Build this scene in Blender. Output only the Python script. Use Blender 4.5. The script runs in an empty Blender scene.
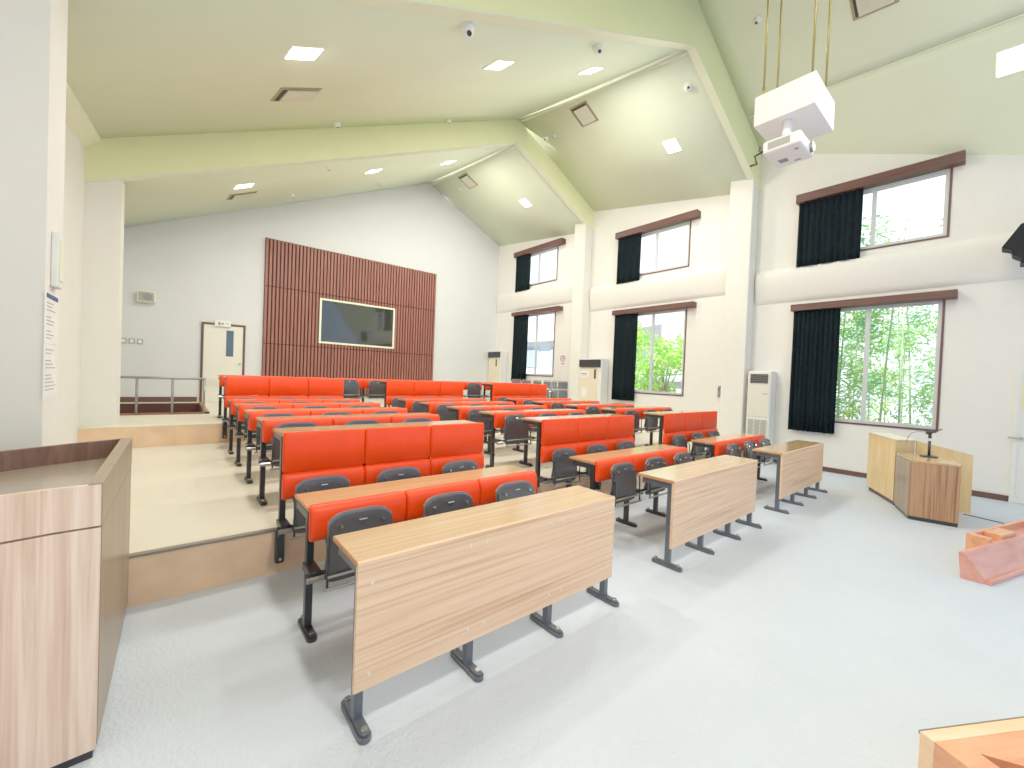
import bpy, math, random
from mathutils import Vector, Matrix
random.seed(7)
scene = bpy.context.scene
COL = scene.collection

# ------------------------------------------------------------------ helpers
def H(h, a=1.0):
    h = h.lstrip('#'); r = []
    for i in (0, 2, 4):
        c = int(h[i:i+2], 16) / 255
        r.append(c/12.92 if c <= .04045 else ((c+.055)/1.055)**2.4)
    return (r[0], r[1], r[2], a)

class MB:
    def __init__(s): s.v = []; s.f = []
    def add(s, vs, fs):
        n = len(s.v); s.v += [tuple(p) for p in vs]; s.f += [tuple(i+n for i in f) for f in fs]; return s
    def box(s, x0, x1, y0, y1, z0, z1):
        vs = [(x0,y0,z0),(x1,y0,z0),(x1,y1,z0),(x0,y1,z0),(x0,y0,z1),(x1,y0,z1),(x1,y1,z1),(x0,y1,z1)]
        return s.add(vs, [(0,3,2,1),(4,5,6,7),(0,1,5,4),(1,2,6,5),(2,3,7,6),(3,0,4,7)])
    def hexa(s, b, t):      # bottom 4 pts (ccw from above), top 4 pts
        return s.add(list(b)+list(t), [(0,3,2,1),(4,5,6,7),(0,1,5,4),(1,2,6,5),(2,3,7,6),(3,0,4,7)])
    def prism(s, poly, z0, z1):   # poly ccw xy ; z1 number or list
        n = len(poly); zt = z1 if isinstance(z1, (list, tuple)) else [z1]*n
        zb = z0 if isinstance(z0, (list, tuple)) else [z0]*n
        vs = [(p[0],p[1],zb[i]) for i, p in enumerate(poly)] + [(p[0],p[1],zt[i]) for i, p in enumerate(poly)]
        fs = [tuple(reversed(range(n))), tuple(range(n, 2*n))]
        fs += [(i, (i+1) % n, n+(i+1) % n, n+i) for i in range(n)]
        return s.add(vs, fs)
    def profx(s, prof, stations):   # prof: (y,z) loop ; stations: (x, scale, dy)
        n = len(prof); cy = sum(p[0] for p in prof)/n; cz = sum(p[1] for p in prof)/n; vs = []; fs = []
        for (x, k) in stations:
            for (y, z) in prof: vs.append((x, cy+(y-cy)*k, cz+(z-cz)*(1-(1-k)*.25)))
        m = len(stations)
        for i in range(m-1):
            for j in range(n):
                a = i*n+j; b = i*n+(j+1) % n
                fs.append((a, b, b+n, a+n))
        fs.append(tuple(reversed(range(n)))); fs.append(tuple(range((m-1)*n, m*n)))
        return s.add(vs, fs)
    def tube(s, pts, r, n=8, cap=True):
        pts = [Vector(p) for p in pts]; vs = []; fs = []
        up = Vector((0,0,1))
        for i, p in enumerate(pts):
            d = (pts[min(i+1, len(pts)-1)] - pts[max(i-1, 0)]).normalized()
            a = d.cross(up)
            if a.length < 1e-3: a = d.cross(Vector((0,1,0)))
            a.normalize(); b = a.cross(d).normalized()
            rr = r[i] if isinstance(r, (list, tuple)) else r
            for k in range(n):
                t = 2*math.pi*k/n; vs.append(p + a*rr*math.cos(t) + b*rr*math.sin(t))
        for i in range(len(pts)-1):
            for k in range(n):
                q = (k+1) % n; fs.append((i*n+k, i*n+q, (i+1)*n+q, (i+1)*n+k))
        if cap: fs.append(tuple(reversed(range(n)))); fs.append(tuple(range((len(pts)-1)*n, len(pts)*n)))
        return s.add(vs, fs)
    def disc(s, c, r, h, n=20):
        return s.tube([c, (c[0], c[1], c[2]+h)], r, n)
    def build(s, name, mat, parent=None, smooth=False, bevel=0, seg=2):
        me = bpy.data.meshes.new(name); me.from_pydata(s.v, [], s.f); me.validate(); me.update()
        o = bpy.data.objects.new(name, me); COL.objects.link(o)
        if mat: me.materials.append(mat)
        if smooth:
            for p in me.polygons: p.use_smooth = True
        if bevel:
            m = o.modifiers.new('bevel', 'BEVEL'); m.width = bevel; m.segments = seg; m.limit_method = 'ANGLE'; m.angle_limit = math.radians(40)
        if parent: o.parent = parent
        return o

def tag(o, label, cat, group=None, kind=None):
    o['label'] = label; o['category'] = cat
    if group: o['group'] = group
    if kind: o['kind'] = kind
    return o
def empty(name, loc=(0,0,0), rz=0):
    o = bpy.data.objects.new(name, None); COL.objects.link(o); o.location = loc; o.rotation_euler = (0,0,rz)
    o.empty_display_size = .1; return o
def thing(name, label, cat, loc=(0,0,0), rz=0, group=None):
    return tag(empty(name, loc, rz), label, cat, group)
def struct(o): o['kind'] = 'structure'; return o
def dup(root, loc, label):
    def cp(o, parent):
        c = o.copy(); COL.objects.link(c)
        if parent: c.parent = parent
        for ch in list(o.children): cp(ch, c)
        return c
    r = cp(root, None); r.location = loc; r['label'] = label
    return r
def smooth_angle(o, deg=40):
    me = o.data
    for p in me.polygons: p.use_smooth = True
    try: me.set_sharp_from_angle(angle=math.radians(deg))
    except Exception: pass
    return o

# ------------------------------------------------------------------ materials
def new_mat(name):
    m = bpy.data.materials.new(name); m.use_nodes = True
    nt = m.node_tree; b = nt.nodes['Principled BSDF']; return m, nt, b
def coords(nt, scale=(1,1,1)):
    tc = nt.nodes.new('ShaderNodeTexCoord'); mp = nt.nodes.new('ShaderNodeMapping')
    mp.inputs['Scale'].default_value = scale
    nt.links.new(tc.outputs['Object'], mp.inputs['Vector']); return mp.outputs['Vector']
def ramp(nt, fac, stops):
    r = nt.nodes.new('ShaderNodeValToRGB'); e = r.color_ramp.elements
    while len(e) < len(stops): e.new(.5)
    for el, (p, c) in zip(e, stops): el.position = p; el.color = c
    nt.links.new(fac, r.inputs['Fac']); return r.outputs['Color']
def bump(nt, b, h, strength, dist=.01):
    n = nt.nodes.new('ShaderNodeBump'); n.inputs['Strength'].default_value = strength; n.inputs['Distance'].default_value = dist
    nt.links.new(h, n.inputs['Height']); nt.links.new(n.outputs['Normal'], b.inputs['Normal'])
def plain(name, col, rough=.6, metal=0, noise=.04, nscale=6, bmp=0, bscale=200, spec=.5, emit=None):
    m, nt, b = new_mat(name); v = coords(nt)
    n = nt.nodes.new('ShaderNodeTexNoise'); n.inputs['Scale'].default_value = nscale; n.inputs['Detail'].default_value = 3
    nt.links.new(v, n.inputs['Vector'])
    c = H(col); lo = tuple(max(0, x*(1-noise)) for x in c[:3])+(1,); hi = tuple(min(1, x*(1+noise)) for x in c[:3])+(1,)
    nt.links.new(ramp(nt, n.outputs['Fac'], [(.3, lo), (.7, hi)]), b.inputs['Base Color'])
    b.inputs['Roughness'].default_value = rough; b.inputs['Metallic'].default_value = metal
    b.inputs['Specular IOR Level'].default_value = spec
    if bmp:
        n2 = nt.nodes.new('ShaderNodeTexNoise'); n2.inputs['Scale'].default_value = bscale; nt.links.new(v, n2.inputs['Vector'])
        bump(nt, b, n2.outputs['Fac'], bmp)
    if emit:
        b.inputs['Emission Color'].default_value = H(emit[0]); b.inputs['Emission Strength'].default_value = emit[1]
    return m
def wood(name, cols, scale, rough=.35, coat=.0, dist=1.2, spec=.5):
    m, nt, b = new_mat(name); v = coords(nt, scale)
    n = nt.nodes.new('ShaderNodeTexNoise'); n.inputs['Scale'].default_value = 1; n.inputs['Detail'].default_value = 5
    n.inputs['Roughness'].default_value = .6; n.inputs['Distortion'].default_value = dist
    nt.links.new(v, n.inputs['Vector'])
    k = len(cols); st = [(.3+.4*i/(k-1), H(c)) for i, c in enumerate(cols)]
    nt.links.new(ramp(nt, n.outputs['Fac'], st), b.inputs['Base Color'])
    b.inputs['Roughness'].default_value = rough; b.inputs['Specular IOR Level'].default_value = spec
    b.inputs['Coat Weight'].default_value = coat; b.inputs['Coat Roughness'].default_value = .15
    bump(nt, b, n.outputs['Fac'], .05, .002)
    return m
M = {}
M['wall'] = plain('wall_paint', '#e6e4de', .75, noise=.012, bmp=.05, bscale=120)
M['wall_back'] = plain('back_wall_paint', '#d6d9da', .75, noise=.015, nscale=1.5)
M['pillar'] = plain('pillar_paint', '#e6e4dc', .75, noise=.012)
M['ceiling'] = plain('ceiling_paint', '#e2ebd0', .8, noise=.012, nscale=2)
M['riser'] = plain('ceiling_fascia_paint', '#e8ebb8', .8, noise=.015, nscale=2)
M['trim_white'] = plain('white_trim', '#e3e8cc', .7, noise=.01)
def floor_mat(name, a, b_, rough=.42):
    m, nt, b = new_mat(name); v = coords(nt)
    n = nt.nodes.new('ShaderNodeTexNoise'); n.inputs['Scale'].default_value = .9; n.inputs['Detail'].default_value = 4; nt.links.new(v, n.inputs['Vector'])
    nt.links.new(ramp(nt, n.outputs['Fac'], [(.3, H(a)), (.7, H(b_))]), b.inputs['Base Color'])
    b.inputs['Roughness'].default_value = rough; b.inputs['Specular IOR Level'].default_value = .3
    vo = nt.nodes.new('ShaderNodeTexVoronoi'); vo.inputs['Scale'].default_value = 75; vo.feature = 'SMOOTH_F1'
    nn = nt.nodes.new('ShaderNodeTexNoise'); nn.inputs['Scale'].default_value = 60; nn.inputs['Detail'].default_value = 3; nt.links.new(v, nn.inputs['Vector'])
    nt.links.new(nn.outputs['Color'], vo.inputs['Vector'])
    nt.links.new(v, vo.inputs['Vector'])
    mx = nt.nodes.new('ShaderNodeMath'); mx.operation = 'ADD'; nt.links.new(vo.outputs['Distance'], mx.inputs[0]); nt.links.new(nn.outputs['Fac'], mx.inputs[1])
    bump(nt, b, mx.outputs[0], .5, .006); return m
M['floor'] = floor_mat('textured_vinyl_floor', '#c1cad7', '#cbd4e0')
M['floor_up'] = floor_mat('platform_vinyl_floor', '#d6cdb9', '#dfd7c4')
M['step_face'] = plain('step_riser_vinyl', '#e8c4a0', .5, noise=.08, nscale=5)
M['nosing'] = plain('step_nosing_metal', '#8a7f74', .4, .5)
M['brown_trim'] = plain('brown_baseboard', '#5a3a32', .5, noise=.1)
M['rail_wood'] = wood('curtain_box_wood', ['#42231f', '#59312b', '#673c34'], (12, 1.2, 30), .45)
M['desk_top'] = wood('desk_laminate_top', ['#b98f60', '#c59f70', '#d0ae80'], (.8, 40, 40), .2, .5, .25)
M['desk_panel'] = wood('desk_laminate_panel', ['#cf9f7a', '#ebc19c', '#f3d0ae'], (.7, 46, 50), .42, 0, .25)
M['edge'] = plain('desk_edge_band', '#c98a5c', .45)
M['orange'] = plain('orange_leatherette', '#fb3e02', .4, noise=.05, nscale=9, bmp=.08, bscale=260, spec=.3)
M['seat'] = plain('seat_pan_plastic', '#45454a', .25, noise=.1, spec=.7)
M['black'] = plain('black_plastic', '#1d1e22', .35, noise=.1, spec=.6)
M['plastic'] = plain('dark_grey_seat_plastic', '#6a6a70', .3, noise=.1, spec=.6, bmp=.04, bscale=300)
M['steel'] = plain('dark_painted_steel', '#26272b', .35, .2, spec=.6)
M['steel_grey'] = plain('grey_blue_steel', '#60656f', .32, .45)
M['chrome'] = plain('bright_steel', '#c8c8cc', .2, .95)
M['white_cap'] = plain('white_screw_cap', '#e8dccb', .4)
M['counter'] = wood('zebra_laminate', ['#c09a84', '#dab79f', '#ecd0ba', '#f2ddcb'], (26, 26, .7), .42, 0, .5)
M['counter_shaded'] = wood('shaded_zebra_laminate', ['#8a755d', '#97826a', '#a08b70'], (9, 9, 1.2), .38, .1, .5)  # same wood as the counter front, with the side's shade put into its colour
M['counter_top'] = wood('counter_top_laminate', ['#8f8272', '#9c8f7c', '#a89b88'], (3, 20, 20), .22, .3, .5)
M['counter_rim'] = wood('counter_rim_laminate', ['#5a3f38', '#6e4f45', '#7e5e50'], (20, 20, 3), .4)
M['lectern'] = wood('lectern_zebra_laminate', ['#7d543c', '#a57a57', '#b98d68', '#8a6045'], (34, 34, .6), .4, 0, .4)
M['lectern_light'] = wood('pale_oak_laminate', ['#deb878', '#e8c688', '#eed09a'], (8, 8, 1.4), .4, .1, .5)
M['step_wood'] = wood('orange_varnished_wood', ['#d98a5c', '#e39c70', '#ecab80'], (2, 16, 16), .35, .2, .6)
M['step_light'] = wood('light_orange_wood', ['#efbd8c', '#f5caa0', '#f8d4ae'], (2, 16, 16), .35, .2, .6)
M['step_pink'] = wood('pink_varnished_wood', ['#cf7f6c', '#dc9482', '#e3a08d'], (2, 12, 12), .4, .1, .6)
M['step_dark'] = plain('deep_orange_wood', '#c95b22', .5, noise=.12)
M['slat'] = wood('red_brown_slat_wood', ['#7c4438', '#905547', '#a06555'], (25, 25, 1.0), .5)
M['slat_back'] = plain('slat_backing', '#3a1d18', .7)
M['curtain'] = plain('dark_curtain_fabric', '#08151b', .85, noise=.25, nscale=14, spec=.15)
M['white_metal'] = plain('white_window_aluminium', '#c9ccd0', .4, .1)
M['brown_metal'] = plain('brown_window_trim', '#5c3a38', .45)
M['ac'] = plain('cream_enamel', '#dedacb', .45, noise=.01)
M['ac_white'] = plain('white_enamel', '#e6e6e4', .45, noise=.01)
M['ac_panel'] = plain('beige_enamel', '#e4dabd', .45, noise=.02)
M['grille'] = plain('dark_grille', '#24262b', .5)
M['grille_grey'] = plain('grey_grille', '#a4a49e', .6)
M['paper'] = plain('white_paper', '#ecebea', .7)
M['ink'] = plain('grey_print', '#8d9096', .8)
M['blue_ink'] = plain('blue_print', '#3c4c86', .8)
M['red_ink'] = plain('red_print', '#b05a5a', .8)
M['yellow_paper'] = plain('yellow_paper', '#e8e28c', .8)
M['door'] = plain('cream_door_paint', '#e3e1d3', .5, noise=.01)
M['door_white'] = plain('white_door_paint', '#e2e2dc', .5, noise=.01)
M['blue_glass'] = plain('dark_blue_door_glass', '#51606e', .12)
M['stainless'] = plain('stainless_rail', '#9a9a98', .3, .7)
M['stair_wood'] = plain('dark_red_brown_wood', '#4a2019', .5, noise=.2)
M['stair_edge'] = plain('brown_stair_edge', '#9c6a50', .5, noise=.1)
M['sign_white'] = plain('white_sign_plastic', '#e6e8e4', .4)
M['matte_black'] = plain('matte_black_plastic', '#101418', .6, spec=.2)
M['speaker_grey'] = plain('grey_speaker_cloth', '#a9a79c', .8)
M['brass'] = plain('brass_rod', '#9c8c50', .35, .6)
M['proj'] = plain('white_projector_plastic', '#ecebee', .45, noise=.01)
M['bark'] = plain('grey_bark', '#aaa694', .9, noise=.2)
M['bamboo'] = plain('pale_bamboo', '#c4cca8', .6, noise=.15)
M['ext_wall'] = plain('pale_outer_wall', '#d8dbe0', .8)
M['ext_roof'] = plain('pale_pink_roof', '#dccfcd', .8)
M['ext_glass'] = plain('outer_window_glass', '#a8b4c4', .3)
M['ground'] = plain('outdoor_ground', '#b8b8a8', .9, noise=.15, nscale=2)
M['lamp_frame'] = plain('lamp_frame', '#eeeed8', .5)
M['vent_frame'] = plain('vent_frame', '#a39b78', .5)
M['vent_dark'] = plain('vent_dark', '#3c3a35', .7)
M['vent_panel'] = plain('vent_panel', '#d6d4c0', .6)
def leafmat(name, cols):
    m, nt, b = new_mat(name); v = coords(nt)
    n = nt.nodes.new('ShaderNodeTexNoise'); n.inputs['Scale'].default_value = 2.2; n.inputs['Detail'].default_value = 4; nt.links.new(v, n.inputs['Vector'])
    k = len(cols); c = ramp(nt, n.outputs['Fac'], [(.35+.3*i/(k-1), H(x)) for i, x in enumerate(cols)])
    nt.links.new(c, b.inputs['Base Color']); b.inputs['Roughness'].default_value = .6
    tr = nt.nodes.new('ShaderNodeBsdfTranslucent'); nt.links.new(c, tr.inputs['Color'])
    mx = nt.nodes.new('ShaderNodeMixShader'); mx.inputs[0].default_value = .45
    nt.links.new(b.outputs[0], mx.inputs[1]); nt.links.new(tr.outputs[0], mx.inputs[2])
    nt.links.new(mx.outputs[0], nt.nodes['Material Output'].inputs['Surface']); return m
M['leaf_a'] = leafmat('bamboo_leaf', ['#7fc29c', '#9bd482', '#c2e65a'])
M['leaf_b'] = leafmat('bright_tree_leaf', ['#9ad85a', '#b8e85e', '#d4f07a'])
def emis(name, col, s):
    m, nt, b = new_mat(name); b.inputs['Base Color'].default_value = H('#ffffff')
    b.inputs['Emission Color'].default_value = H(col); b.inputs['Emission Strength'].default_value = s; return m
M['lamp'] = emis('lamp_diffuser', '#fffdf4', 6)
def glassmat(name, tint, gl):
    m = bpy.data.materials.new(name); m.use_nodes = True; nt = m.node_tree; nt.nodes.clear()
    o = nt.nodes.new('ShaderNodeOutputMaterial'); t = nt.nodes.new('ShaderNodeBsdfTransparent'); g = nt.nodes.new('ShaderNodeBsdfGlossy')
    t.inputs['Color'].default_value = tint; g.inputs['Roughness'].default_value = .02
    mx = nt.nodes.new('ShaderNodeMixShader'); mx.inputs[0].default_value = gl
    nt.links.new(t.outputs[0], mx.inputs[1]); nt.links.new(g.outputs[0], mx.inputs[2]); nt.links.new(mx.outputs[0], o.inputs['Surface']); return m
M['glass'] = glassmat('window_glass', (.97, .99, 1, 1), .05)
m, nt, b = new_mat('dark_observation_glass'); b.inputs['Base Color'].default_value = H('#2a2d28'); b.inputs['Roughness'].default_value = .06
b.inputs['Specular IOR Level'].default_value = 1.0; b.inputs['Coat Weight'].default_value = 1; b.inputs['Metallic'].default_value = .35
b.inputs['Base Color'].default_value = H('#3c3e38'); M['obs'] = m

# ------------------------------------------------------------------ room dimensions
XL, XR, XP, YB = -.95, 9.32, 9.0, 12.3
Y1, Y2 = 3.386, 7.70          # floor steps
S1, S2 = .321, .623
C1, C2 = 3.42, 7.82            # ceiling steps
RX = 6.35
def zc(x, y):
    if y >= C2: return 7.25+.121*(y-C2)-.465*abs(x-RX)
    if y >= C1: return 6.98+.188*(y-C1)-.465*abs(x-RX)
    t = (C1-y)/3.46; zr = 7.75-.19*(C1-y)
    if x <= RX: return zr-.465*(RX-x)
    xc = 8.5-.39*t; zcx = 6.75-.44*t; ze = 6.378-1.388*t
    if x <= xc: return zr+(zcx-zr)*(x-RX)/(xc-RX)
    return zcx+(ze-zcx)*(x-xc)/(XR-xc)

# floor
hx0, hx1, hy0, hy1 = XL, .46, 9.3, 11.85          # stair well opening in the rear platform
struct(MB().box(XL-.3, XR+.2, -3.2, Y1, -.15, 0).build('floor', M['floor']))
o = struct(MB().box(XL-.3, XR+.2, Y1, Y2, -.15, S1).build('floor', M['floor_up']))
mb = MB().box(XL-.3, XR+.2, Y2, hy0, -.15, S2).box(hx1, XR+.2, hy0, YB, -.15, S2).box(XL-.3, hx1, hy1, YB, -.15, S2).box(XL-.3, hx1, hy0, hy1, -.15, 0)
struct(mb.build('floor', M['floor_up']))
for (y, z0, z1) in ((Y1, 0, S1), (Y2, S1, S2)):
    o = struct(MB().box(XL, XR, y-.012, y, z0, z1-.012).build('trim_1', M['step_face'])); o.name = 'trim_1' if z0 == 0 else 'trim_2'
    o = struct(MB().box(XL, XR, y-.018, y+.03, z1-.012, z1+.003).build('trim_3', M['nosing'] if z0 == 0 else M['trim_white'])); o.name = 'trim_3' if z0 == 0 else 'trim_4'
# walls
struct(MB().box(XL-.3, XR+.2, YB, YB+.2, -.1, 8.1).build('wall_back', M['wall_back']))
mb = MB().box(XL-.2, XL, -3.2, YB, -.1, 6.0)
mb.box(XL, -.56, C1, 3.86, 0, 4.6)
struct(mb.build('wall_left', M['wall']))
o = MB().box(XL, -.60, C2, 8.28, S1, 5.0).build('trim_5', M['pillar']); struct(o)
# right wall with window holes
WIN = []   # (bay, y0, y1, z0, z1, which)
for bay, (y0, y1, dz, cy) in enumerate([(.67, 2.47, 0, 1.93), (4.88, 6.64, .304, 6.13), (9.22, 10.98, .664, 10.4)]):
    WIN.append((bay, y0, y1, .945+dz, 3.0+dz, 'lower', cy)); WIN.append((bay, y0, y1, 4.013+dz, 5.06+dz, 'upper', cy-(.23 if bay == 0 else .0)))
mb = MB(); ycur = -3.2
for bay in range(3):
    ws = [w for w in WIN if w[0] == bay]; y0, y1 = ws[0][1], ws[0][2]
    mb.box(XR, XR+.2, ycur, y0, -.1, 6.5)
    z = -.1
    for w in ws: mb.box(XR, XR+.2, y0, y1, z, w[3]); z = w[4]
    mb.box(XR, XR+.2, y0, y1, z, 6.5); ycur = y1
mb.box(XR, XR+.2, ycur, YB, -.1, 6.5)
struct(mb.build('wall_right', M['wall']))
for (y0, y1, nm) in ((3.412, 3.87, 'trim_6'), (C2, 8.24, 'trim_7')):
    o = struct(MB().box(XP, XR, y0, y1, 0 if y0 < 4 else S1, 6.25).build(nm, M['pillar'], bevel=.02)); o.name = nm
# bulging duct casing between the two window rows
def duct(y0, y1, dz, nm):
    prof = [(XR+.01, 3.90), (XR-.05, 3.875), (XR-.09, 3.84), (XR-.115, 3.76), (XR-.115, 3.66), (XR-.10, 3.54), (XR-.075, 3.42), (XR-.045, 3.30), (XR-.015, 3.215), (XR+.01, 3.2)]
    mb = MB(); n = len(prof); ys = [(y0, .35), (y0+.03, .7), (y0+.1, .95), (y0+.2, 1), (y1-.2, 1), (y1-.1, .95), (y1-.03, .7), (y1, .35)]
    vs = []; fs = []
    for (y, k) in ys:
        for (x, z) in prof: vs.append((XR+.01-(XR+.01-x)*k, y, z+dz))
    for i in range(len(ys)-1):
        for j in range(n-1): fs.append((i*n+j, i*n+j+1, (i+1)*n+j+1, (i+1)*n+j))
    fs.append(tuple(range(n))); fs.append(tuple(reversed(range((len(ys)-1)*n, len(ys)*n))))
    mb.add(vs, fs); o = struct(mb.build(nm, M['wall'])); smooth_angle(o, 50)
duct(-.2, 3.40, 0, 'trim_8'); duct(3.87, C2, .304, 'trim_9'); duct(8.24, YB, .664, 'trim_10')
# ceiling
def ceil_quad(mb, x0, x1, y0, y1, nx=1, ny=1, e=1e-4):
    vs = []; fs = []
    for j in range(ny+1):
        for i in range(nx+1):
            x = x0+(x1-x0)*i/nx; y = y0+(y1-y0)*j/ny; vs.append((x, y, zc(x, min(max(y, y0+e), y1-e))))
    for j in range(ny):
        for i in range(nx): a = j*(nx+1)+i; fs.append((a, a+nx+1, a+nx+2, a+1))
    mb.add(vs, fs)
mb = MB()
for (y0, y1) in ((C2, YB), (C1, C2)):
    ceil_quad(mb, XL-.2, RX, y0, y1); ceil_quad(mb, RX, XR+.2, y0, y1)
ceil_quad(mb, XL-.2, RX, -3.2, C1)
def facet(u, v, side):
    y = C1-v*(C1+3.2)-1e-4; t = (C1-y)/3.46; xc = 8.5-.39*t
    x = RX+(xc-RX)*u if side == 0 else xc+(XR+.2-xc)*u
    return (x, y, zc(x, y))
for side in (0, 1):
    vs = []; fs = []; n = 24; mm = 12
    for j in range(n+1):
        for i in range(mm+1): vs.append(facet(i/mm, j/n, side))
    for j in range(n):
        for i in range(mm): a = j*(mm+1)+i; fs.append((a, a+1, a+mm+2, a+mm+1))
    mb.add(vs, fs)
o = struct(mb.build('ceiling', M['ceiling'])); smooth_angle(o, 12); sm = o.modifiers.new('thick', 'SOLIDIFY'); sm.thickness = .002; sm.offset = 0
# step fascias of the saw-tooth ceiling, facing the front of the hall
for nm, C, lowr, highr in (('trim_11', C1, 6.98, 7.75), ('trim_12', C2, 7.25, 7.807)):
    lo = [(XL-.2, lowr-.465*(RX-XL+.2)), (RX, lowr), (XR+.2, lowr-.465*(XR+.2-RX))]
    hi = [(XL-.2, highr-.465*(RX-XL+.2)+.05), (RX, highr+.05), (XR+.2, highr-.465*(XR+.2-RX)+.05)]
    mb = MB()
    for i in (0, 1):
        b4 = [(lo[i][0], C-.02, lo[i][1]), (lo[i+1][0], C-.02, lo[i+1][1]), (lo[i+1][0], C+.08, lo[i+1][1]), (lo[i][0], C+.08, lo[i][1])]
        t4 = [(hi[i][0], C-.02, hi[i][1]), (hi[i+1][0], C-.02, hi[i+1][1]), (hi[i+1][0], C+.08, hi[i+1][1]), (hi[i][0], C+.08, hi[i][1])]
        mb.hexa(b4, t4)
    struct(mb.build(nm, M['riser']))
    mb = MB()
    for i in (0, 1):
        def q(dy, dz): return [(lo[i][0], C+dy, lo[i][1]+dz), (lo[i+1][0], C+dy, lo[i+1][1]+dz)]
        a = q(-.026, -.012); b2 = q(.10, -.012); c = q(-.026, 0.010); d = q(.10, 0.010)
        mb.hexa([a[0], a[1], b2[1], b2[0]], [c[0], c[1], d[1], d[0]])
    struct(mb.build({'trim_11': 'trim_13', 'trim_12': 'trim_14'}[nm], M['trim_white']))
# thin cornice strips at ridge, left wall and crease
for nm, y0, y1 in (('trim_15', C1+.12, C2-.03), ('trim_16', C2+.12, YB)):
    mb = MB()
    for sgn in (-1, 1):
        xa = RX+sgn*.05; xb = RX+sgn*.085
        x0, x1 = min(xa, xb), max(xa, xb)
        for (u0, u1) in ((y0, y1),):
            mb.hexa([(x0, u0, zc(x0, u0)-.004), (x1, u0, zc(x1, u0)-.004), (x1, u1, zc(x1, u1)-.004), (x0, u1, zc(x0, u1)-.004)],
                    [(x0, u0, zc(x0, u0)+.01), (x1, u0, zc(x1, u0)+.01), (x1, u1, zc(x1, u1)+.01), (x0, u1, zc(x0, u1)+.01)])
    struct(mb.build(nm, M['trim_white']))
x0, x1, u0, u1 = XL, XL+.14, 3.86, C2-.03
mb = MB().hexa([(x0, u0, zc(x0, u0)-.13), (x1, u0, zc(x1, u0)-.05), (x1, u1, zc(x1, u1)-.05), (x0, u1, zc(x0, u1)-.13)],
               [(x0, u0, zc(x0, u0)), (x1, u0, zc(x1, u0)), (x1, u1, zc(x1, u1)), (x0, u1, zc(x0, u1))])
struct(mb.build('trim_17', M['trim_white']))
# crease strip in the front bay
pts = [facet(0, v, 1) for v in (0.001, .25, .5, .75, 1)]
struct(MB().tube([(p[0], p[1], p[2]-.005) for p in pts], .014, 6).build('trim_18', M['trim_white']))
# baseboards
struct(MB().box(XR-.02, XR, -.10, 2.9, 0, .085).box(XR-.02, XR, 3.0, 3.38, 0, .085).build('baseboard_right', M['brown_trim']))
struct(MB().box(XL, .44, YB-.02, YB, S2, S2+.12).build('baseboard_back', M['brown_trim']))
mb = MB().box(XR-.015, XR, 4.0, 7.7, S1, S1+.08); o = struct(mb.build('baseboard_side', M['wall']))

# ------------------------------------------------------------------ windows, curtains
WN = {0: 'front bay, nearest the wooden lectern', 1: 'middle bay, with the leafy tree outside', 2: 'rear bay, beside the no smoking sign'}
BAY = {0: 'nearest the lectern', 1: 'in the middle bay', 2: 'in the rear bay'}
for k, (bay, y0, y1, z0, z1, which, cy) in enumerate(WIN):
    w = struct(empty('window_%d' % (k+1), (XR, y0, z0)))
    W_, Hh = y1-y0, z1-z0; fw = .05
    mb = MB().box(.02, .09, 0, fw, 0, Hh).box(.02, .09, W_-fw, W_, 0, Hh).box(.02, .09, fw, W_-fw, 0, fw).box(.02, .09, fw, W_-fw, Hh-fw, Hh)
    mb.box(.03, .075, W_/2-.03, W_/2+.03, fw, Hh-fw)
    mb.build('window_frame', M['white_metal'], w)
    mb = MB().box(-.012, .02, -.03, 0, -.03, Hh+.02).box(-.012, .02, 0, W_, -.03, .0).box(-.012, .02, W_, W_+.03, -.03, Hh+.02)
    mb.build('window_trim', M['brown_metal'], w)
    MB().box(.05, .056, fw, W_/2-.03, fw, Hh-fw).box(.05, .056, W_/2+.03, W_-fw, fw, Hh-fw).build('pane', M['glass'], w)
    # brown curtain box
    ry0, ry1 = [(.51, 2.69), (4.63, 6.88), (8.88, 11.2)][bay]
    zt = z1+(.16 if which == 'upper' else .12); zb = zt-(.16 if which == 'upper' else .125)
    rail = tag(MB().box(XR-.19, XR-.001, ry0, ry1, zb, zt).build('curtain_box', M['rail_wood'], bevel=.006),
               'brown wooden curtain box above the %s window %s' % (which, BAY[bay]), 'curtain box', 'brown curtain boxes')
    # curtain, drawn to the far side
    yb = ry1-.04; ya = cy; zlow = z0-(.235 if which == 'lower' else .17)
    if bay == 2 and which == 'lower': zlow += .02
    n = 60; vs = []; fs = []; rows = 6
    for j in range(rows+1):
        z = zlow+(zb-.004-zlow)*j/rows
        for i in range(n+1):
            y = ya+(yb-ya)*i/n
            x = XR-.105+.022*math.sin(i*1.05+bay)+.008*math.sin(i*2.3+j*.4)+.004*(rows-j)*math.sin(i*.37)
            vs.append((x, y+(.03*(1-j/rows) if bay == 2 and which == 'lower' and i > n/2 else 0), z+.004*math.sin(i*.9)*(j == 0)))
    for j in range(rows):
        for i in range(n): a = j*(n+1)+i; fs.append((a, a+1, a+n+2, a+n+1))
    c = MB().add(vs, fs).build('curtain', M['curtain'], smooth=True); sm = c.modifiers.new('t', 'SOLIDIFY'); sm.thickness = .006
    tag(c, 'dark curtain drawn aside at the %s window %s' % (which, BAY[bay]), 'curtain', 'dark blackout curtains')

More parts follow.
